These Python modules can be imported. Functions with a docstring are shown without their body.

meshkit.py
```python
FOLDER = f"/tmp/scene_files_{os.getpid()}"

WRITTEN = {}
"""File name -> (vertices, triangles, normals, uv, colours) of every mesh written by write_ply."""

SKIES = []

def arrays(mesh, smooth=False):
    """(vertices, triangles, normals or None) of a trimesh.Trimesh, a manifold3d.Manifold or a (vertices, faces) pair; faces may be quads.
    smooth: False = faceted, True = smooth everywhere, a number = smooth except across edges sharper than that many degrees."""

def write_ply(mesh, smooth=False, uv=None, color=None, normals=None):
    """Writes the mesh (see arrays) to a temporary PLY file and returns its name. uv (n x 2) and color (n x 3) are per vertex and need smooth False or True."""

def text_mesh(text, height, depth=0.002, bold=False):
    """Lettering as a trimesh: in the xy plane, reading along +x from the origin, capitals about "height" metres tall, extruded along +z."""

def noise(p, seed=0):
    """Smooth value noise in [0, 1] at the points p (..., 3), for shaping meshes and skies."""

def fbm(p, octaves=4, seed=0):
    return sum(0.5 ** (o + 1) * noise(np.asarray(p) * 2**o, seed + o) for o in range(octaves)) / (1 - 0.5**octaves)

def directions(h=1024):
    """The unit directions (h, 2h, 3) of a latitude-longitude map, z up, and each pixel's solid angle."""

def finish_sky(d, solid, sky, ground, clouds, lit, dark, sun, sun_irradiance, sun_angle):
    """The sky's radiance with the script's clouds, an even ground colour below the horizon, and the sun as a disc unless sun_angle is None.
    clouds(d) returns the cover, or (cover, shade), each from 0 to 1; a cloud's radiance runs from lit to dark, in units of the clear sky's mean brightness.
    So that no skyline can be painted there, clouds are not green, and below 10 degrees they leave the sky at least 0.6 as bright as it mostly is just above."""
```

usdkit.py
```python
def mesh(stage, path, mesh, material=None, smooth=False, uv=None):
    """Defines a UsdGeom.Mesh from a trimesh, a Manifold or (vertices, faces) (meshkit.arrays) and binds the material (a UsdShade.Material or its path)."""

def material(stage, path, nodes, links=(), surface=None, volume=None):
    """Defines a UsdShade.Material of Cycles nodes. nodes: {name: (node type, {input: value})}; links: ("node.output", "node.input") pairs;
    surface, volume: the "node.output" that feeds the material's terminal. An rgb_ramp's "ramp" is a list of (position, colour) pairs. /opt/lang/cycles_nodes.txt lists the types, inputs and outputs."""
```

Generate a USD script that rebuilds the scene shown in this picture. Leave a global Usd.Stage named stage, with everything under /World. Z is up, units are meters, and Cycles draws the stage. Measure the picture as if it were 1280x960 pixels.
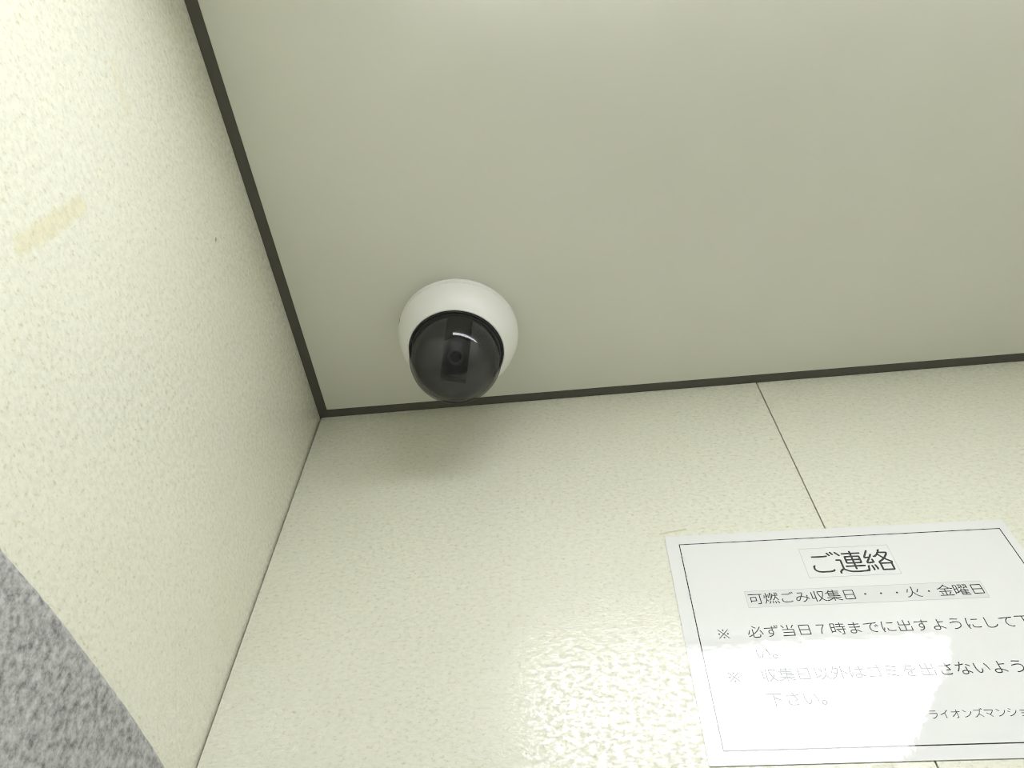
import math
import numpy as np
import trimesh
import manifold3d as m3
from shapely.geometry import LineString, Point, Polygon, box as sbox
from shapely.ops import unary_union
from pxr import Gf, Sdf, Usd, UsdGeom, UsdLux, UsdShade
import usdkit, meshkit

stage = Usd.Stage.CreateInMemory()
UsdGeom.SetStageUpAxis(stage, UsdGeom.Tokens.z)
UsdGeom.SetStageMetersPerUnit(stage, 1.0)
WORLD = UsdGeom.Xform.Define(stage, '/World')
stage.SetDefaultPrim(WORLD.GetPrim())
UsdGeom.Scope.Define(stage, '/World/Looks')

# ------------------------------------------------------------------ camera, light, exposure
H = 2.25                                     # ceiling height of the lift car
CW, CD = 1.044, 1.40                         # inside width and depth
CAM = dict(pos=(0.29067, -0.51344, H - 0.69357), right=(0.994645, 0.103266, 0.004072), down=(-0.082009, 0.812649, -0.576954), fwd=(-0.062889, 0.573531, 0.816766))
FOCAL_PX = 904.52
EXPOSURE = 0.0
LAMP = 11.5                                   # radiance of the opal light cover
LAMP_COLOR = (0.99, 1.0, 1.04)
LIGHT = dict(x0=0.205, x1=0.852, y0=-0.90, y1=-0.508, drop=0.026)

cam = UsdGeom.Camera.Define(stage, '/World/camera')
R, D, F = (np.array(CAM[k]) for k in ('right', 'down', 'fwd'))
mat = Gf.Matrix4d(*[float(x) for row in (list(R) + [0], list(-D) + [0], list(-F) + [0], list(CAM['pos']) + [1]) for x in row])
cam.AddTransformOp().Set(mat)
cam.CreateHorizontalApertureAttr(36.0)
cam.CreateVerticalApertureAttr(27.0)
cam.CreateFocalLengthAttr(FOCAL_PX / 1280.0 * 36.0)
cam.CreateClippingRangeAttr(Gf.Vec2f(0.02, 100.0))
cam.CreateExposureAttr(EXPOSURE)


# ------------------------------------------------------------------ helpers
def lin(r, g, b):
    return tuple((c / 255 / 12.92) if c / 255 <= 0.04045 else ((c / 255 + 0.055) / 1.055) ** 2.4 for c in (r, g, b))


def numbered(path):
    n, p = 0, path
    while stage.GetPrimAtPath(p):
        n += 1
        p = '%s_%03d' % (path, n)
    return p


def tag(prim, label=None, category=None, group=None, kind=None):
    prim = prim.GetPrim() if hasattr(prim, 'GetPrim') else prim
    for k, v in (('label', label), ('category', category), ('group', group), ('kind', kind)):
        if v:
            prim.SetCustomDataByKey(k, v)
    return prim


def thing(name, loc, label, category, group=None):
    x = UsdGeom.Xform.Define(stage, numbered('/World/' + name))
    x.AddTranslateOp().Set(Gf.Vec3d(*map(float, loc)))
    return tag(x, label, category, group)


def group_structure(name):
    return tag(UsdGeom.Xform.Define(stage, numbered('/World/' + name)), kind='structure')


def obj(name, mesh, material, parent=None, smooth=False, label=None):
    base = str(parent.GetPath()) if parent is not None else '/World'
    m = usdkit.mesh(stage, numbered(base + '/' + name), mesh, material, smooth=smooth)
    return tag(m, label)


def bevel_box(x0, x1, y0, y1, z0, z1, r=0.0008):
    """A box with chamfered edges (the hull of three shrunken boxes)."""
    pts = []
    for ax in range(3):
        s = [r, r, r]
        s[ax] = 0.0
        for a in (x0 + s[0], x1 - s[0]):
            for b in (y0 + s[1], y1 - s[1]):
                for c in (z0 + s[2], z1 - s[2]):
                    pts.append((a, b, c))
    return trimesh.convex.convex_hull(np.array(pts))


def lathe(profile, sections=96):
    """profile: (r, z) pairs, revolved about z; closed on the axis where r = 0."""
    return trimesh.creation.revolve(np.array(profile, float), sections=sections)


# ------------------------------------------------------------------ materials
def mat_plain(name, color, rough=0.5, spec=0.5, metallic=0.0, **kw):
    return usdkit.material(stage, '/World/Looks/' + name, {
        'p': ('principled_bsdf', dict(base_color=color, roughness=rough, specular_ior_level=spec, metallic=metallic, **kw))}, [], surface='p.BSDF')


def smear_nodes(tag_, a, b, half, nodes, links, soft=0.4):
    """A mask that is 1 on a worn streak from a to b (world points) with ragged edges: distance to the segment."""
    a, b = np.array(a, float), np.array(b, float)
    d = b - a
    L = float(np.linalg.norm(d))
    d = d / L
    n = lambda s: tag_ + s
    nodes[n('rel')] = ('vector_math', {'math_type': 'subtract', 'vector2': tuple(a)})
    nodes[n('dot')] = ('vector_math', {'math_type': 'dot_product', 'vector2': tuple(d)})
    nodes[n('cl')] = ('clamp', {'min': 0.0, 'max': L})
    nodes[n('along')] = ('vector_math', {'math_type': 'scale', 'vector1': tuple(d)})
    nodes[n('off')] = ('vector_math', {'math_type': 'distance'})
    nodes[n('rag')] = ('noise_texture', {'scale': 140.0, 'detail': 3.0})
    nodes[n('jit')] = ('math', {'math_type': 'multiply_add', 'value2': half * 1.3, 'value3': -half * 0.65})
    nodes[n('sum')] = ('math', {'math_type': 'add'})
    nodes[n('m')] = ('map_range', {'range_type': 'smoothstep', 'from_min': half * (1 + soft), 'from_max': half * (1 - soft), 'to_min': 0.0, 'to_max': 1.0, 'clamp': True})
    links += [('geo.position', n('rel') + '.vector1'), (n('rel') + '.vector', n('dot') + '.vector1'), (n('dot') + '.value', n('cl') + '.value'),
              (n('cl') + '.result', n('along') + '.scale'), (n('rel') + '.vector', n('off') + '.vector1'), (n('along') + '.vector', n('off') + '.vector2'),
              ('geo.position', n('rag') + '.vector'), (n('rag') + '.fac', n('jit') + '.value1'), (n('off') + '.value', n('sum') + '.value1'),
              (n('jit') + '.value', n('sum') + '.value2'), (n('sum') + '.value', n('m') + '.value')]
    return n('m') + '.result'


def mat_wall(name, stretch, smears=()):
    """Cream steel panel faced with a leather-embossed film: mottled tint, pebbled gloss. stretch: position scale, so that the pebbles run sideways."""
    nodes = {
        'geo': ('geometry', {}),
        'map': ('mapping', {'scale': stretch}),
        'big': ('noise_texture', {'scale': 9.0, 'detail': 3.0, 'roughness': 0.5}),
        'spk': ('noise_texture', {'scale': 340.0, 'detail': 3.0, 'roughness': 0.6}),
        'base': ('rgb_ramp', {'ramp': [(0.27, WALL_A), (0.43, WALL_B), (0.62, WALL_C)]}),
        'tone': ('rgb_ramp', {'ramp': [(0.3, (0.97, 0.97, 0.955)), (0.7, (1.0, 1.0, 1.0))]}),
        'mul': ('mix_color', {'blend_type': 'multiply', 'fac': 1.0}),
        'emb': ('noise_texture', {'scale': 420.0, 'detail': 3.0, 'roughness': 0.6}),
        'bmp': ('bump', {'strength': WALL_BUMP, 'distance': 0.0006}),
        'gls': ('noise_texture', {'scale': 240.0, 'detail': 5.0, 'roughness': 0.7}),
        'rgh': ('map_range', {'from_min': 0.40, 'from_max': 0.60, 'to_min': 0.17, 'to_max': 0.34, 'clamp': True}),
        'spc': ('map_range', {'from_min': 0.42, 'from_max': 0.58, 'to_min': 1.0, 'to_max': 0.12, 'clamp': True}),
        'p': ('principled_bsdf', {'specular_ior_level': 0.6}),
    }
    links = [('geo.position', 'map.vector'), ('geo.position', 'big.vector'), ('map.vector', 'spk.vector'), ('map.vector', 'emb.vector'),
             ('spk.fac', 'base.fac'), ('big.fac', 'tone.fac'), ('base.color', 'mul.a'), ('tone.color', 'mul.b'),
             ('emb.fac', 'bmp.height'), ('bmp.normal', 'p.normal'), ('map.vector', 'gls.vector'), ('gls.fac', 'rgh.value'), ('gls.fac', 'spc.value'), ('spc.result', 'p.specular_ior_level'), ('rgh.result', 'p.roughness')]
    last = 'mul.result'
    for i, (a, b, half, color, amount) in enumerate(smears):
        m = smear_nodes('s%d' % i, a, b, half, nodes, links)
        nodes['s%da' % i] = ('math', {'math_type': 'multiply', 'value2': amount})
        nodes['s%dx' % i] = ('mix_color', {'blend_type': 'mix', 'b': color})
        links += [(m, 's%da.value1' % i), ('s%da.value' % i, 's%dx.fac' % i), (last, 's%dx.a' % i)]
        last = 's%dx.result' % i
    links.append((last, 'p.base_color'))
    return usdkit.material(stage, '/World/Looks/' + name, nodes, links, surface='p.BSDF')


WALL_A, WALL_B, WALL_C = (0.56, 0.545, 0.39), (0.757, 0.757, 0.637), (0.785, 0.787, 0.678)
WALL_BUMP = 0.27
STAIN = (0.66, 0.60, 0.33)
z_ = lambda p: (p[0], p[1], p[2] + H)
M_wall_left = mat_wall('wall_film_left', (1.0, 0.75, 1.0), [
    (z_((0, -0.3735, -0.322)), z_((0, -0.3712, -0.256)), 0.0058, STAIN, 0.40),
    (z_((0, -0.434, -0.1545)), z_((0, -0.402, -0.157)), 0.0036, STAIN, 0.22),
    (z_((0, -0.2776, -0.0964)), z_((0, -0.2765, -0.0985)), 0.0011, (0.12, 0.11, 0.06), 0.8)])
M_wall_back = mat_wall('wall_film_back', (0.7, 1.0, 1.15), [
    (z_((0.3739, 0, -0.2240)), z_((0.3982, 0, -0.2203)), 0.0010, (0.50, 0.48, 0.25), 0.6)])
M_wall_far = mat_wall('wall_film', (0.75, 0.75, 1.0))

nodes = {'geo': ('geometry', {}), 'n': ('noise_texture', {'scale': 7.0, 'detail': 3.0}), 'f': ('noise_texture', {'scale': 900.0, 'detail': 2.0}),
         'r': ('rgb_ramp', {'ramp': [(0.3, (0.815, 0.815, 0.725)), (0.7, (0.84, 0.84, 0.755))]}), 'b': ('bump', {'strength': 0.12, 'distance': 0.0003}),
         'p': ('principled_bsdf', {'roughness': 0.42, 'specular_ior_level': 0.4})}
links = [('geo.position', 'n.vector'), ('geo.position', 'f.vector'), ('n.fac', 'r.fac'), ('f.fac', 'b.height'), ('b.normal', 'p.normal')]
last = 'r.color'
for i, (pt, rad) in enumerate((((0.6526, -0.2684, 0), 0.0011), ((0.5868, -0.3922, 0), 0.0011))):
    q = z_(pt)
    m = smear_nodes('k%d' % i, q, (q[0] + 0.0008, q[1] + 0.0004, q[2]), rad, nodes, links)
    nodes['k%dx' % i] = ('mix_color', {'blend_type': 'mix', 'b': (0.10, 0.095, 0.05)})
    links += [(m, 'k%dx.fac' % i), (last, 'k%dx.a' % i)]
    last = 'k%dx.result' % i
links.append((last, 'p.base_color'))
M_ceiling = usdkit.material(stage, '/World/Looks/ceiling_paint', nodes, links, surface='p.BSDF')

M_trim = mat_plain('trim_dark', (0.12, 0.115, 0.10), 0.45, 0.4)
M_backing = mat_plain('joint_dark', (0.07, 0.06, 0.045), 0.8, 0.2)
M_white = mat_plain('camera_white_plastic', (0.93, 0.93, 0.91), 0.30, 0.5)
M_ring = mat_plain('camera_ring_dark', (0.035, 0.035, 0.032), 0.22, 0.5)
M_black = mat_plain('camera_black', (0.10, 0.10, 0.102), 0.38, 0.4)
M_lensring = mat_plain('lens_ring', (0.22, 0.22, 0.22), 0.25, 0.5)
M_lens = mat_plain('lens_glass', (0.004, 0.004, 0.006), 0.03, 0.8)
M_slot = mat_plain('slot_dark', (0.05, 0.05, 0.05), 0.6, 0.2)
M_frame = mat_plain('light_frame', (0.72, 0.72, 0.68), 0.35, 0.5)
M_steel = mat_plain('door_enamel', (0.76, 0.76, 0.71), 0.35, 0.5)
M_floor = mat_plain('floor_vinyl', (0.70, 0.69, 0.65), 0.5, 0.4)
M_lamp = usdkit.material(stage, '/World/Looks/lamp_opal', {'e': ('emission', {'color': LAMP_COLOR, 'strength': LAMP})}, [], surface='e.emission')
M_dome = usdkit.material(stage, '/World/Looks/smoked_dome', {
    't': ('transparent_bsdf', {'color': (0.70, 0.70, 0.71)}), 'g': ('glossy_bsdf', {'color': (1, 1, 1), 'roughness': 0.006}),
    'f': ('fresnel', {'IOR': 2.0}), 'geo': ('geometry', {}), 'i': ('math', {'math_type': 'subtract', 'value1': 1.0}), 'o': ('math', {'math_type': 'multiply'}), 'x': ('mix_closure', {})},
    [('geo.backfacing', 'i.value2'), ('i.value', 'o.value1'), ('f.fac', 'o.value2'), ('o.value', 'x.fac'), ('t.BSDF', 'x.closure1'), ('g.BSDF', 'x.closure2')], surface='x.closure')


def mat_paper(name, color):
    """Print under a glossy film; the film is a little wavy, so the lamp's mirror image has a ragged edge."""
    return usdkit.material(stage, '/World/Looks/' + name, {
        'geo': ('geometry', {}), 'w': ('noise_texture', {'scale': 26.0, 'detail': 4.0, 'roughness': 0.6}),
        'b': ('bump', {'strength': 0.35, 'distance': 0.0006}),
        'p': ('principled_bsdf', dict(base_color=color, roughness=0.6, specular_ior_level=0.2, coat_weight=1.0, coat_roughness=0.03, coat_ior=1.62))},
        [('geo.position', 'w.vector'), ('w.fac', 'b.height'), ('b.normal', 'p.coat_normal')], surface='p.BSDF')


M_paper = mat_paper('notice_paper', (0.80, 0.81, 0.80))
M_ink = mat_paper('notice_ink', (0.035, 0.035, 0.04))
M_hair = mat_paper('notice_hairline', (0.50, 0.51, 0.50))
M_band = mat_paper('notice_band', (0.735, 0.745, 0.735))

M_felt = usdkit.material(stage, '/World/Looks/grey_felt', {
    'geo': ('geometry', {}), 'n1': ('noise_texture', {'scale': 210.0, 'detail': 4.0, 'roughness': 0.65}),
    'n2': ('noise_texture', {'scale': 700.0, 'detail': 2.0}), 'n3': ('noise_texture', {'scale': 60.0, 'detail': 2.0}),
    'r': ('rgb_ramp', {'ramp': [(0.28, (0.17, 0.17, 0.168)), (0.48, (0.42, 0.42, 0.415)), (0.68, (0.62, 0.62, 0.615))]}),
    'r2': ('rgb_ramp', {'ramp': [(0.3, (0.86, 0.86, 0.86)), (0.7, (1.0, 1.0, 1.0))]}),
    'r3': ('rgb_ramp', {'ramp': [(0.3, (0.86, 0.86, 0.86)), (0.7, (1.0, 1.0, 1.0))]}),
    'm': ('mix_color', {'blend_type': 'multiply', 'fac': 1.0}), 'm2': ('mix_color', {'blend_type': 'multiply', 'fac': 1.0}),
    'b': ('bump', {'strength': 0.35, 'distance': 0.0010}),
    'p': ('principled_bsdf', {'roughness': 0.95, 'specular_ior_level': 0.1, 'sheen_weight': 0.1})},
    [('geo.position', 'n1.vector'), ('geo.position', 'n2.vector'), ('geo.position', 'n3.vector'), ('n1.fac', 'r.fac'), ('n2.fac', 'r2.fac'), ('n3.fac', 'r3.fac'),
     ('r.color', 'm.a'), ('r2.color', 'm.b'), ('m.result', 'm2.a'), ('r3.color', 'm2.b'), ('m2.result', 'p.base_color'), ('n1.fac', 'b.height'), ('b.normal', 'p.normal')], surface='p.BSDF')

# ------------------------------------------------------------------ the lift car
GAP = 0.0115                                  # open joint between ceiling panel and walls
T = 0.025
JX = 0.5218                                   # the joint in the back wall


def panel_run(parent, axis, cuts, face, out, z0, z1, material, backing, gap=0.0011):
    """Steel panels side by side on a wall, then the dark backing seen in their joints. axis: the one they run along; face: the plane of the fronts; out: outward sign."""
    for a, b in zip(cuts[:-1], cuts[1:]):
        lo, hi = sorted((face, face + out * 0.012))
        A, B = a + gap / 2, b - gap / 2
        mesh = bevel_box(A, B, lo, hi, z0, z1, 0.0004) if axis == 'x' else bevel_box(lo, hi, A, B, z0, z1, 0.0004)
        obj('panel', mesh, material, parent)
    lo, hi = sorted((face + out * 0.0125, face + out * 0.05))
    a, b = cuts[0] - 0.03, cuts[-1] + 0.03
    mesh = bevel_box(a, b, lo, hi, z0, z1 + 0.035) if axis == 'x' else bevel_box(lo, hi, a, b, z0, z1 + 0.035)
    obj('backing', mesh, backing, parent)


wb = group_structure('wall_back')
panel_run(wb, 'x', [0.0012, JX, CW - 0.0012], 0.0, 1, 0.0, H, M_wall_back, M_backing)
wl = group_structure('wall_left')
panel_run(wl, 'y', [-CD, -0.66, 0.0045], 0.0, -1, 0.0, H, M_wall_left, M_backing)
wr = group_structure('wall_right')
panel_run(wr, 'y', [-CD, -0.66, 0.0045], CW, 1, 0.0, H, M_wall_far, M_backing)
wf = group_structure('wall_front')
obj('return_panel', bevel_box(0.0, 0.122, -CD - 0.03, -CD, 0, H), M_wall_far, wf)
obj('return_panel', bevel_box(CW - 0.122, CW, -CD - 0.03, -CD, 0, H), M_wall_far, wf)
obj('transom', bevel_box(0.1225, CW - 0.1225, -CD - 0.03, -CD, 2.1, H), M_wall_far, wf)
dr = group_structure('door_1')
obj('door_leaf', bevel_box(0.1, CW / 2 - 0.001, -CD - 0.062, -CD - 0.033, 0.002, 2.14, 0.002), M_steel, dr)
obj('door_leaf', bevel_box(CW / 2 + 0.001, CW - 0.1, -CD - 0.062, -CD - 0.033, 0.002, 2.14, 0.002), M_steel, dr)
tag(obj('floor', bevel_box(-0.05, CW + 0.05, -CD - 0.07, 0.05, -0.04, 0.0), M_floor), kind='structure')

tag(obj('ceiling', bevel_box(GAP, CW - GAP, -CD + GAP, -GAP, H - 0.0015, H + 0.012, 0.0008), M_ceiling), kind='structure')
E = 0.009                                     # the dark closing strips lie on the tops of the wall panels and end at the ceiling panel's edge
for i, (x0, x1, y0, y1) in enumerate(((-E, GAP - 0.0004, -CD + GAP, -GAP), (-E, CW + E, -GAP + 0.0004, E),
                                      (CW - GAP + 0.0004, CW + E, -CD + GAP, -GAP), (-E, CW + E, -CD - E, -CD + GAP - 0.0004))):
    tag(obj('trim_%d' % (i + 1), bevel_box(x0, x1, y0, y1, H + 0.0003, H + 0.010, 0.0002), M_trim), kind='structure')

# ------------------------------------------------------------------ ceiling light (behind and above the photographer; it lights the car and shines back from the notice)
lt = thing('ceiling_light', ((LIGHT['x0'] + LIGHT['x1']) / 2, (LIGHT['y0'] + LIGHT['y1']) / 2, H - 0.0015), 'shallow rectangular ceiling light with white frame and opal cover', 'light')
hw, hd, dp = (LIGHT['x1'] - LIGHT['x0']) / 2, (LIGHT['y1'] - LIGHT['y0']) / 2, LIGHT['drop']
fr = sbox(-hw - 0.012, -hd - 0.012, hw + 0.012, hd + 0.012).difference(sbox(-hw - 0.0005, -hd - 0.0005, hw + 0.0005, hd + 0.0005))
fm = trimesh.creation.extrude_polygon(fr, 0.006)
fm.apply_translation((0, 0, -0.0062))
obj('frame', fm, M_frame, lt)
for e in (-1, 1):
    xa, xb = sorted((e * (hw + 0.0004), e * (hw + 0.0100)))
    obj('end_cap', bevel_box(xa, xb, -hd, hd, -dp - 0.003, -0.0064, 0.001), M_frame, lt)
obj('diffuser', bevel_box(-hw, hw, -hd, hd, -dp, -0.0002, 0.006), M_lamp, lt)

# ------------------------------------------------------------------ dome security camera
DX, DY = 0.1872, -0.1095
sc = thing('security_camera', (DX, DY, H - 0.0015), 'white dome security camera with smoked black dome on the ceiling corner', 'camera')
obj('mounting_plate', lathe([(0, -0.0002), (0.0598, -0.0002), (0.0606, -0.0010), (0.0606, -0.0078), (0.0, -0.0078)]), M_white, sc, 30)


def shell(t):                                  # the shell leans in towards the dome, rounded at both ends
    a = t * math.pi / 2
    return (0.0654 - 0.0138 * (0.45 * (1 - math.cos(a)) + 0.55 * t ** 1.6), -0.0125 - 0.0370 * (0.35 * math.sin(a) + 0.65 * t))


prof = [(0.050, -0.0080), (0.0636, -0.0080), (0.0648, -0.0088), (0.0653, -0.0100), (0.0654, -0.0125)]
for t in np.linspace(0, 1, 26)[1:]:
    prof.append(shell(t))
prof = [q for q in prof if not -0.0186 < q[1] < -0.0162]
k0 = next(i for i, q in enumerate(prof) if q[1] <= -0.0186)
prof[k0:k0] = [(0.06515, -0.0164), (0.06440, -0.0168), (0.06430, -0.0174), (0.06500, -0.0178)]   # the fine parting line
prof += [(0.0512, -0.0502), (0.0502, -0.0503), (0.0498, -0.0496), (0.0496, -0.044), (0.050, -0.0080)]
obj('housing', lathe(prof, 128), M_white, sc, 40)
obj('dome_ring', lathe([(0.0472, -0.046), (0.0494, -0.046), (0.0494, -0.0502), (0.0490, -0.0510), (0.0484, -0.0512), (0.0472, -0.0508), (0.0472, -0.046)], 128), M_ring, sc, 40)
ZS, RS = -0.0614, 0.0480
outer = [(RS - 0.0003, -0.052), (RS - 0.0003, -0.054)] + [(RS * math.cos(a), ZS - RS * math.sin(a)) for a in np.linspace(0.0, math.pi / 2, 40)]
outer[-1] = (0.0, outer[-1][1])
RI = RS - 0.0022
inner = [(RI * math.cos(a), ZS - RI * math.sin(a)) for a in np.linspace(math.pi / 2, 0, 40)] + [(RI, -0.052)]
inner[0] = (0.0, inner[0][1])
obj('dome_cover', lathe(outer + inner + [outer[0]], 128), M_dome, sc, True, 'smoked transparent dome')
# black liner inside the dome, cut by a slot, and the eyeball with its lens looking out through it
liner = m3.Manifold.sphere(0.0432, 96).translate((0, 0, ZS)) - m3.Manifold.sphere(0.0412, 96).translate((0, 0, ZS))
liner = liner - m3.Manifold.cube((0.2, 0.2, 0.2), True).translate((0, 0, ZS + 0.1 + 0.012))
AIM = np.array([0.10, -0.404, -0.633 + 0.0]); AIM = AIM / np.linalg.norm(AIM)
yaw = math.degrees(math.atan2(AIM[1], AIM[0])); tilt = math.degrees(math.asin(-AIM[2]))
slot = m3.Manifold.cube((0.09, 0.026, 0.09), True).rotate((0, 45, 0)).translate((0.0455, 0, -0.0455 * 0.55)).rotate((0, 0, yaw)).translate((0, 0, ZS))
liner = liner - slot
obj('liner', liner, M_black, sc, 40)
axis_m = trimesh.geometry.align_vectors([0, 0, 1], AIM)
obj('chassis', lathe([(0.0, -0.0062), (0.0470, -0.0062), (0.0470, -0.0480), (0.0440, -0.0500), (0.0430, -0.0480), (0.0430, -0.0400), (0.0, -0.0400)]), M_black, sc, 30)
ball = trimesh.creation.icosphere(subdivisions=4, radius=0.0200)
ball.apply_translation((0, 0, ZS + 0.002))
obj('eyeball', ball, M_black, sc, True)


def along(profile, s, sections=48):  # turned about the lens axis
    m = lathe(profile, sections)
    m.apply_translation((0, 0, s))
    m.apply_transform(axis_m)
    m.apply_translation((0, 0, ZS + 0.002))
    return m


barrel = obj('lens', along([(0.0, 0.0), (0.0085, 0.0), (0.0085, 0.0050), (0.0078, 0.0060), (0.0062, 0.0060), (0.0055, 0.0045), (0.0, 0.0045)], 0.0185), M_lensring, sc, 30, 'small round lens behind the smoked dome')
obj('lens_glass', along([(0.0, 0.0010), (0.0054, 0.0010), (0.0054, 0.0018), (0.0042, 0.0036), (0.0022, 0.0044), (0.0, 0.0046)], 0.0222), M_lens, barrel, True)
obj('release_slot', trimesh.creation.box((0.0016, 0.0045, 0.0020), transform=trimesh.transformations.translation_matrix((-0.0648, 0.0, 0)) ).apply_transform(
    trimesh.transformations.translation_matrix((0, 0, -0.0140))).apply_transform(trimesh.transformations.rotation_matrix(math.radians(21.0), (0, 0, 1))), M_slot, sc)

# ------------------------------------------------------------------ the notice
PX, PZ, PT = 0.37719, H + (-0.22859), -0.021275
WP, HP = 0.297, 0.210
nt = UsdGeom.Xform.Define(stage, '/World/notice')
u = np.array([math.cos(PT), 0, math.sin(PT)])            # along the lines of print
v = np.array([-math.sin(PT), 0, math.cos(PT)])           # up the sheet
n = np.array([0, -1.0, 0])                               # out of the wall
nt.AddTransformOp().Set(Gf.Matrix4d(*[float(q) for row in (list(u) + [0], list(v) + [0], list(n) + [0], [PX, -0.0004, PZ, 1]) for q in row]))
tag(nt, 'white glossy paper notice with black Japanese lettering fixed to the back wall', 'notice')


sheet = sbox(0, -HP, WP, 0).buffer(-0.0012).buffer(0.0012, quad_segs=4)
obj('sheet', trimesh.creation.extrude_polygon(sheet, 0.0004), M_paper, nt)


def print_(name, shape, material, z=0.00042, label=None, dz=0.00006):
    shapes = list(shape.geoms) if hasattr(shape, 'geoms') else [shape]
    m = trimesh.util.concatenate([trimesh.creation.extrude_polygon(s, dz) for s in shapes if s.area > 1e-10])
    m.apply_translation((0, 0, z))
    return obj(name, m, material, nt, label=label)


def frame_line(x0, y0, x1, y1, w):
    return sbox(x0, -y1, x1, -y0).difference(sbox(x0 + w, -y1 + w, x1 - w, -y0 - w))


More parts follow.
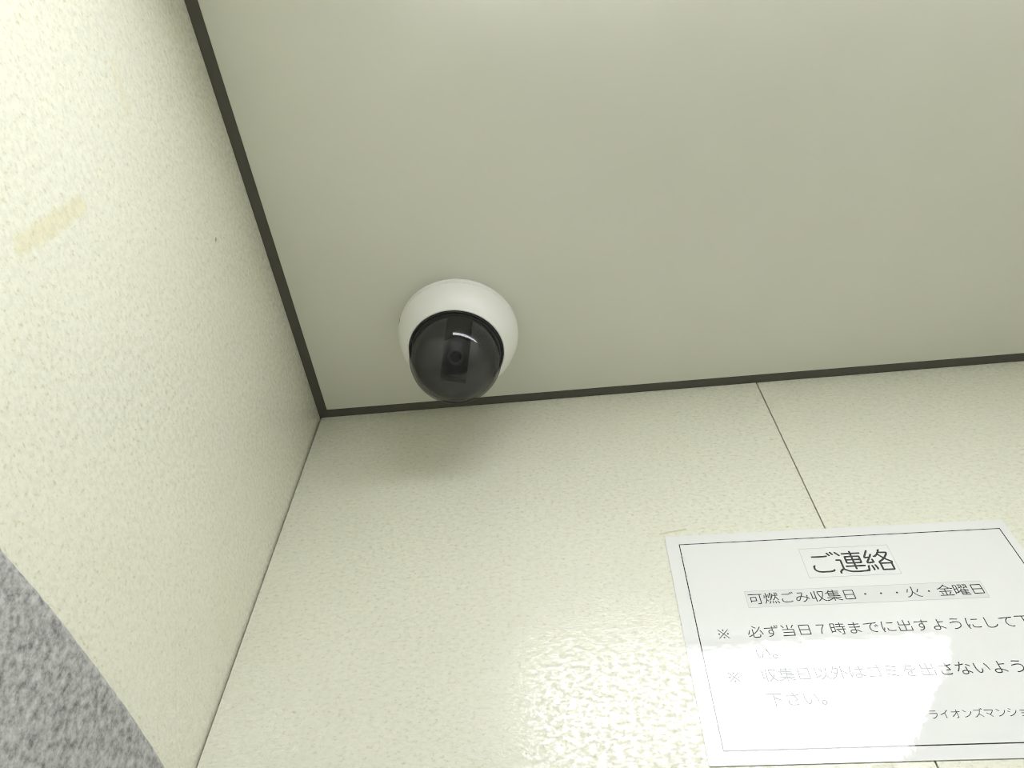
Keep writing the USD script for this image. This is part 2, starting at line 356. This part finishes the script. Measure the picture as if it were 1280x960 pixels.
GLYPH = {
    '※': '41,43 124,125;125,126 206,208;42,208 124,126;125,125 206,44;124,198;195,126;52,126;124,55',
    '。': '72,32 78,45 79,59 74,71 69,77 56,85 42,85 34,82 25,75 18,65 16,52 18,41 27,29 41,22 51,21 64,25 72,32',
    'い': '120,100 123,81 116,65 105,48 99,44 88,41 78,43 68,50 57,68 46,104 43,150 42,195;181,188 204,140 218,82',
    'う': '172,210 169,208 158,208 88,215 75,211;52,141 56,146 99,156 125,160 145,160 170,152 179,144 186,132 189,121 188,100 183,82 169,63 149,49 126,38 94,30 84,35',
    'ご': '62,192 152,191 174,193 179,195;220,232 232,210;204,201 191,224;200,49 194,39 164,34 100,33 75,38 59,48 49,64 50,91 58,99',
    'さ': '49,178 89,175 148,178;148,178 138,221;148,178 155,178;141,105 174,103 184,104 180,118 158,159 155,178;64,103 58,87 57,64 63,50 80,37 98,31 134,29 176,33 186,43;155,178 201,187 210,195',
    'し': '71,216 69,71 72,55 81,40 91,33 109,29 132,29 155,33 175,42 192,53 208,70 210,79',
    'す': '145,220 145,189;34,185 145,189;78,32 92,29 122,44 142,64 148,86;148,86 151,99 151,115 144,144;148,86 118,80 104,82 90,93 85,110 90,131 102,144 116,148 144,144;144,144 145,189;222,189 145,189',
    'ず': '138,186 138,216;138,186 25,182;175,225 181,222 191,204;214,185 138,185;138,80 145,101 138,143;138,80 139,75 135,61 118,43 88,27 71,30;136,80 131,75;136,80 109,78 94,81 81,94 78,110 82,128 95,141 109,145 138,143;221,211 211,229;138,185 138,143;131,75 131,73 130,73 129,75 131,75',
    'て': '195,40 181,34 154,41 140,47 128,55 117,67 105,90 104,115 108,135 120,159 143,183 149,196;209,202 176,201 149,196;149,196 136,199 32,188',
    'で': '191,131 181,151;209,202 148,195;30,186 135,197 148,195;205,165 221,139;190,38 182,33 174,34 149,41 136,47 118,61 110,74 104,88 103,115 108,138 118,157 142,183 148,195',
    'な': '219,160 178,184;34,179 85,179;35,79 40,80 63,119 81,158 85,179;106,225 100,223 98,219 94,182;214,43 211,51 193,64 180,71 165,73;85,179 94,182;138,195 131,188 94,182;162,81 161,143;162,81 165,73;162,81 126,84 105,78 96,72 92,65 91,46 96,37 107,30 121,27 146,30 156,36 162,44 165,73',
    'に': '215,49 210,45 188,43 150,43 129,47 121,51 112,60 110,70 111,90;68,98 57,68 46,60;206,190 190,188 122,189;46,60 48,34 56,24;46,60 42,64 40,73 39,112 51,209 58,214',
    'は': '179,78 198,73 222,56;179,78 178,86;179,78 175,50 170,41 160,35 135,32 120,35 110,41 103,51 103,64 105,72 113,80 122,85 142,89 178,86;175,167 178,86;175,167 108,169;220,175 209,171 175,169;64,100 65,94 56,68 44,59;59,219 51,215 49,211 38,124 38,75 39,64 44,59;175,214 175,169;44,59 45,31',
    'ま': '131,190 131,219 135,222;131,190 158,190 200,195;206,146 198,140 131,136;134,79 132,85;134,79 132,45 129,38 121,32 105,27 75,30 62,37 56,46 54,56 56,65 60,72 70,80 94,86 132,85;134,79 152,76 164,72 202,47;131,189 131,136;131,189 55,191;54,139 131,136;132,85 131,136',
    'み': '65,205 125,208 136,206 133,190 114,149 111,132;201,151 199,120 195,110;102,131 96,107 72,60 61,52 51,50 41,52 34,56 28,65 26,76 31,95 40,109 49,117 65,125 85,131 102,131;102,131 111,132;195,110 195,99;195,110 142,127 111,132;225,82 221,89 212,95 195,99;125,29 140,29 165,47 182,69 195,99',
    'よ': '122,167 122,218;122,167 125,89;122,167 198,172;200,46 185,59 163,73 145,81 125,84;125,84 125,89;125,84 125,50 120,39 111,32 90,28 72,29 54,35 45,45 41,55 43,67 49,78 56,83 78,90 95,91 125,89',
    'を': '138,71 138,111;38,105 71,140;71,140 75,154 87,175 90,190;71,140 75,140;174,196 98,191;90,190 39,192;90,190 98,191;138,111 138,120;138,111 115,104 90,84 82,71 80,62 84,45 92,36 112,30 145,29 195,34;78,143 78,145 79,145 80,143 78,143;78,143 75,140;75,140 84,139 108,144 120,142 133,134 138,120;138,120 152,123 208,146;98,191 101,219 108,225',
    'イ': '136,34 136,152;38,115 71,127 115,148 136,152;199,211 184,196 141,163 136,152',
    'オ': '38,64 61,77 93,101 136,147 149,154;112,34 146,34 152,37 154,43 154,148 149,154;154,218 154,171;40,171 141,171 149,167;214,171 154,171;154,171 149,167;149,167 149,154',
    'ゴ': '48,184 194,183 195,49 194,46 191,45 44,44;180,229 192,206;209,238 224,215',
    'シ': '79,208 115,185;48,40 58,37 92,47 126,63 157,83 180,103 207,132 215,144 215,159;40,152 76,131',
    'ズ': '51,192 173,191 170,170 140,118 136,104;28,36 39,34 56,43 94,71 125,100 136,104;216,232 227,214 234,210;199,204 188,224;202,35 179,63 136,104',
    'マ': '159,36 129,70 124,84;124,84 109,89 74,119 62,120;124,84 152,109 182,140 204,170 208,185 207,190 34,191',
    'ミ': '194,188 186,185 84,209 77,208 68,204;58,138 70,142 170,119;40,64 56,70 138,51 178,39 190,41',
    'ョ': '70,99 182,99;65,159 181,159 182,99;61,35 181,35 182,99',
    'ラ': '190,206 66,206;78,38 95,33 105,35 137,51 160,68 174,81 188,104 199,128 202,145 196,149 44,149',
    'ン': '54,199 59,199 104,162;219,167 217,152 204,132 179,104 158,86 130,67 105,55 54,39',
    '・': '125,125',
    '下': '119,214 119,151;119,214 22,214;119,214 225,214;119,151 119,21;119,151 137,150 208,109',
    '以': '38,50 49,61;49,61 49,210;49,61 70,66 109,85 113,89 115,95;172,80 191,150 199,220;172,80 165,76 148,53 131,39 106,23 98,24;172,80 182,75 195,62 226,25;132,154 133,165 106,206',
    '出': '35,105 36,34 124,35;124,141 124,230;124,141 124,35;124,141 48,142 46,208;124,141 201,142 202,208;124,35 212,34 212,105',
    '収': '86,228 86,89;234,27 225,26 218,31 197,48 181,68 172,73;86,19 86,89;120,25 134,35 164,68 172,73;86,89 70,86 51,78 36,76 35,206;172,73 172,89;172,89 181,95 200,139 211,181 215,212 205,215 135,215 131,194 140,156 158,107 166,93 172,89',
    '可': '150,21 186,23 194,29 195,214;195,214 22,214;195,214 226,214;48,62 49,82;49,82 49,158 132,157 131,84 49,82',
    '外': '52,131 90,106;161,230 161,154;226,110 182,151 176,154 161,154;58,195 64,230 70,234;58,195 53,192 39,158 24,132;58,195 110,195 117,191 115,166 108,140 96,110 90,106;161,21 161,154;90,106 88,94 84,85 62,55 48,41 29,27 14,27',
    '当': '38,30 205,30 206,89;206,89 206,142 124,144;206,89 51,89;124,144 124,230;124,144 42,143;35,222 45,216 66,178;212,222 204,218 181,175',
    '必': '199,144 226,91 229,82 226,73;88,86 85,68;88,86 101,90 109,95 144,130 172,165 201,214;88,86 86,171;89,228 92,227 135,196;44,155 24,92 20,86 11,84;19,39 26,38 68,63 85,68;85,68 86,38 90,28 98,23 114,21 158,21 175,25 184,36 188,62',
    '日': '196,128 196,212 192,215 54,214 52,128;196,128 196,41 192,39 53,39 52,128;196,128 52,128',
    '時': '166,20 192,21 198,26 199,109;104,155 166,155;220,202 166,202;229,109 199,109;199,109 199,155;199,109 104,109;166,155 166,202;166,155 199,155;166,202 166,231;166,202 112,202;145,51 127,78 119,82;80,144 80,214 76,216 27,215 26,144;80,144 79,69 26,69;80,144 26,144;26,49 26,69;230,155 199,155;26,69 26,144',
    '曜': '225,121 175,121;229,27 175,27;175,59 175,90;175,59 175,27;175,59 115,59;175,59 218,59;108,204 119,194 120,189;149,162 149,179;115,90 112,104;115,90 115,59;115,90 175,90;99,161 134,177 149,179;71,143 71,212 65,216 30,216 26,214 26,143;71,143 71,90;71,143 26,143;175,27 116,28 115,59;194,194 182,204;100,225 147,224 149,179;25,47 26,69;174,161 205,175 222,179;121,122 126,143;121,122 116,119 112,104;121,122 175,121;174,225 221,224 222,179;112,104 101,100 90,90 71,90;26,69 70,69 71,90;26,69 26,143;222,179 222,161;175,121 170,141;175,121 175,90;218,90 175,90',
    '火': '35,122 50,153 59,179 62,180;124,228 122,170 119,136 120,122;214,178 195,139 187,124 182,121;21,25 29,23 34,25 49,32 74,51 94,74 103,90 113,117 120,122;120,122 129,116 142,89 153,73 175,50 189,40 215,27 224,25 234,29',
    '燃': '139,56 141,24;231,88 217,106 202,144 194,149;84,198 80,195 67,160 62,158 52,158;228,202 216,228;142,166 137,143 132,135 128,132;142,166 124,172;142,166 146,169 151,189;26,184 24,158 18,136;230,180 194,180;116,209 120,235;116,209 113,205 99,169 85,144;116,209 151,207 151,189;52,158 52,231;52,158 50,92;194,180 194,232;194,180 194,149;194,180 166,180 151,189;212,62 231,21;194,149 189,145 172,108 150,85;75,65 62,87 50,92;128,132 125,120 119,110 108,96 95,86;128,132 110,143;79,19 84,21 92,31 105,60;50,92 37,52 21,24;182,19 185,25 175,56',
    '絡': '162,234 156,230 150,208;82,79 91,47 89,39;174,145 160,132 127,110 125,105 129,94;174,145 176,145;174,145 138,189;138,189 141,203 150,208;138,189 128,185 112,169 101,169;61,230 29,174 25,161 28,159 54,161 59,159;56,73 61,39 60,32;15,25 20,31 27,70 31,73;59,159 68,165 82,190;59,159 54,145 35,120 32,106 45,105 82,110 78,138;176,145 209,189 211,205 150,208;176,145 191,130 223,109 219,97 216,94;216,94 216,31 212,29 129,29 129,94;216,94 129,94',
    '連': '222,211 151,211;240,34 225,25 169,22 112,24 88,30 52,52;32,228 58,195;151,79 151,111;151,79 151,51;151,79 80,79;151,79 226,79;151,211 151,232;151,211 151,179;151,211 84,211;95,145 97,178 151,179;95,145 95,116 98,112 151,111;95,145 151,145;20,148 49,147 52,145 52,52;210,145 210,174 207,178 151,179;210,145 210,118 207,112 151,111;210,145 151,145;151,111 151,145;151,145 151,179;52,52 40,49 30,40 19,27 19,15',
    '金': '224,26 124,26;21,159 28,158 48,167 59,170;26,26 124,26;239,161 224,158 191,171;124,26 124,106;191,171 126,221;191,171 180,158 124,156;169,47 187,80 195,82;124,156 124,106;124,156 69,158 59,170;76,50 61,81;38,106 124,106;59,170 62,175 94,197 118,219 126,221;124,106 211,106;126,221 128,231 136,235',
    '集': '124,75 124,95;124,75 124,21;124,75 106,75;124,75 141,75;204,145 130,145;106,75 101,79 21,79;106,75 101,64 95,60 48,33 25,25 10,29;51,145 51,176;51,145 53,115 130,115;51,145 130,145;212,208 136,209;130,115 130,145;130,115 221,115;130,176 130,206;130,176 130,145;130,176 51,176;130,176 202,176;124,235 128,232 133,224 136,209;62,209 70,231;62,209 54,205 49,189;62,209 130,206;235,29 222,27 185,42 151,62 141,75;130,206 136,209;11,171 22,172 34,183 49,189;226,79 146,79 141,75;49,189 51,176',
    '７': '70,205 173,204 169,188 142,146 129,117 118,74 114,41',
}


def char(c, cx, cy, w, h, stroke):
    """One character as round-ended strokes; cx, cy its middle in metres on the sheet (y down), w, h its em box, as in the photograph's round light face."""
    parts = []
    for s in GLYPH[c].split(';'):
        q = [tuple(int(t) / 250.0 for t in p.split(',')) for p in s.split()]
        q = [(cx + (a - 0.5) * w, -cy + (b - 0.5) * h) for a, b in q]
        parts.append(Point(q[0]).buffer(stroke * 1.1, quad_segs=3) if len(q) == 1 else LineString(q).buffer(stroke / 2, quad_segs=2))
    return parts


def line(text, x, y, pitch, h, stroke, w=None, xs=None):
    """Characters set from the middle of the first, x, on the pitch."""
    parts = []
    for i, c in enumerate(text):
        if c != ' ':
            parts += char(c, (xs[i] if xs else x + i * pitch), y, w or pitch * 1.05, h, stroke)
    return unary_union(parts).simplify(0.00003)


print_('border_line', frame_line(0.0113, 0.0100, 0.2902, 0.2002, 0.00085), M_ink)
print_('heading_frame', frame_line(0.1138, 0.0224, 0.1896, 0.0545, 0.00030), M_hair)
print_('lettering', line('ご連絡', 0.1291, 0.0392, 0.0236, 0.0262, 0.00165, 0.0262), M_ink)
print_('band', sbox(0.0570, -0.0818, 0.2468, -0.0655), M_band, dz=0.00004)
print_('band_frame', frame_line(0.0568, 0.0653, 0.2470, 0.0820, 0.00028), M_hair, 0.00043)
print_('lettering', line('可燃ごみ収集日・・・火・金曜日', 0.0645, 0.0734, 0.01262, 0.0121, 0.00080, 0.0131), M_ink, 0.00047)
LW, LS = 0.0132, 0.00078
print_('lettering', unary_union([line('※', 0.0315, 0.1058, 0.0127, 0.0119, 0.00062, 0.0119), line('必ず当日７時までに出すようにして下さ', 0.0566, 0.1050, 0.01278, 0.0121, LS, LW)]), M_ink)
print_('lettering', line('い。', 0.0575, 0.1241, 0.01278, 0.0121, LS, LW), M_ink)
print_('lettering', unary_union([line('※', 0.0315, 0.1440, 0.0127, 0.0119, 0.00062, 0.0119), line('収集日以外はゴミを出さないようにして', 0.0575, 0.1432, 0.01278, 0.0121, LS, LW)]), M_ink)
print_('lettering', line('下さい。', 0.0567, 0.1629, 0.01278, 0.0121, LS, LW), M_ink)
print_('lettering', line('ライオンズマンション', 0.1618, 0.1781, 0.00753, 0.0078, 0.00050, 0.0079), M_ink)

# ------------------------------------------------------------------ grey felt pad hung on the left wall
rng = np.random.default_rng(5)
TOP = [(-0.75, -0.440), (-0.40, -0.441), (-0.262, -0.440), (-0.217, -0.4372), (-0.160, -0.4362), (-0.110, -0.4368), (-0.066, -0.4385), (-0.041, -0.4410), (-0.014, -0.4445)]
ys = np.arange(-1.30, -0.0125, 0.004)
tz = np.interp(ys, [-1.35] + [t[0] for t in TOP], [-0.440] + [t[1] for t in TOP])
k = np.ones(9) / 9
tz = np.convolve(np.pad(tz, 4, mode='edge'), k, 'valid') + H - 0.0072
TH = 0.009
rows = []
arc = [(0.0006, -0.0030)] + [(TH * (0.5 - 0.5 * math.cos(a)) + 0.0006, -0.0055 + 0.0055 * math.sin(a)) for a in np.linspace(0.25 * math.pi, math.pi, 7)]
down = list(np.concatenate([np.arange(0.009, 0.30, 0.004), np.linspace(0.32, 1.40, 28)]))
prof2 = arc + [(TH + 0.0006, -d) for d in down] + [(0.0006, -down[-1])]
P = np.array([[(x, y, t + dz) for (x, dz) in prof2] for y, t in zip(ys, tz)])
nz = meshkit.noise(P.reshape(-1, 3) * 160.0).reshape(P.shape[:2]) if hasattr(meshkit, 'noise') else rng.normal(size=P.shape[:2])
nz2 = meshkit.noise(P.reshape(-1, 3) * 14.0 + 7.0).reshape(P.shape[:2])
front = np.zeros(len(prof2)); front[2:-1] = 1.0
P[:, :, 0] += front * (0.0005 * nz + 0.0009 * (nz2 + 0.3))
P[:, :, 0] = np.maximum(P[:, :, 0], 0.0004)
top = np.zeros(len(prof2)); top[:9] = 1.0
P[:, :, 2] += top * 0.0005 * nz[:, 3][:, None]
ny, npz = P.shape[:2]
idx = np.arange(ny * npz).reshape(ny, npz)
nxt = np.roll(idx, -1, axis=1)
quads = np.stack([idx[:-1], nxt[:-1], nxt[1:], idx[1:]], -1).reshape(-1, 4)
tris = np.vstack([quads[:, [0, 1, 2]], quads[:, [0, 2, 3]]])
caps = []
for e, flip in ((0, False), (ny - 1, True)):
    for a in range(1, npz - 1):
        t = [idx[e, 0], idx[e, a + 1], idx[e, a]]
        caps.append(t[::-1] if flip else t)
pad = trimesh.Trimesh(P.reshape(-1, 3), np.vstack([tris, np.array(caps)]), process=False)
if pad.volume < 0:
    pad.invert()
tag(obj('wall_pad', pad, M_felt, None, 50), 'mottled grey felt protective pad hung on the left wall', 'pad')
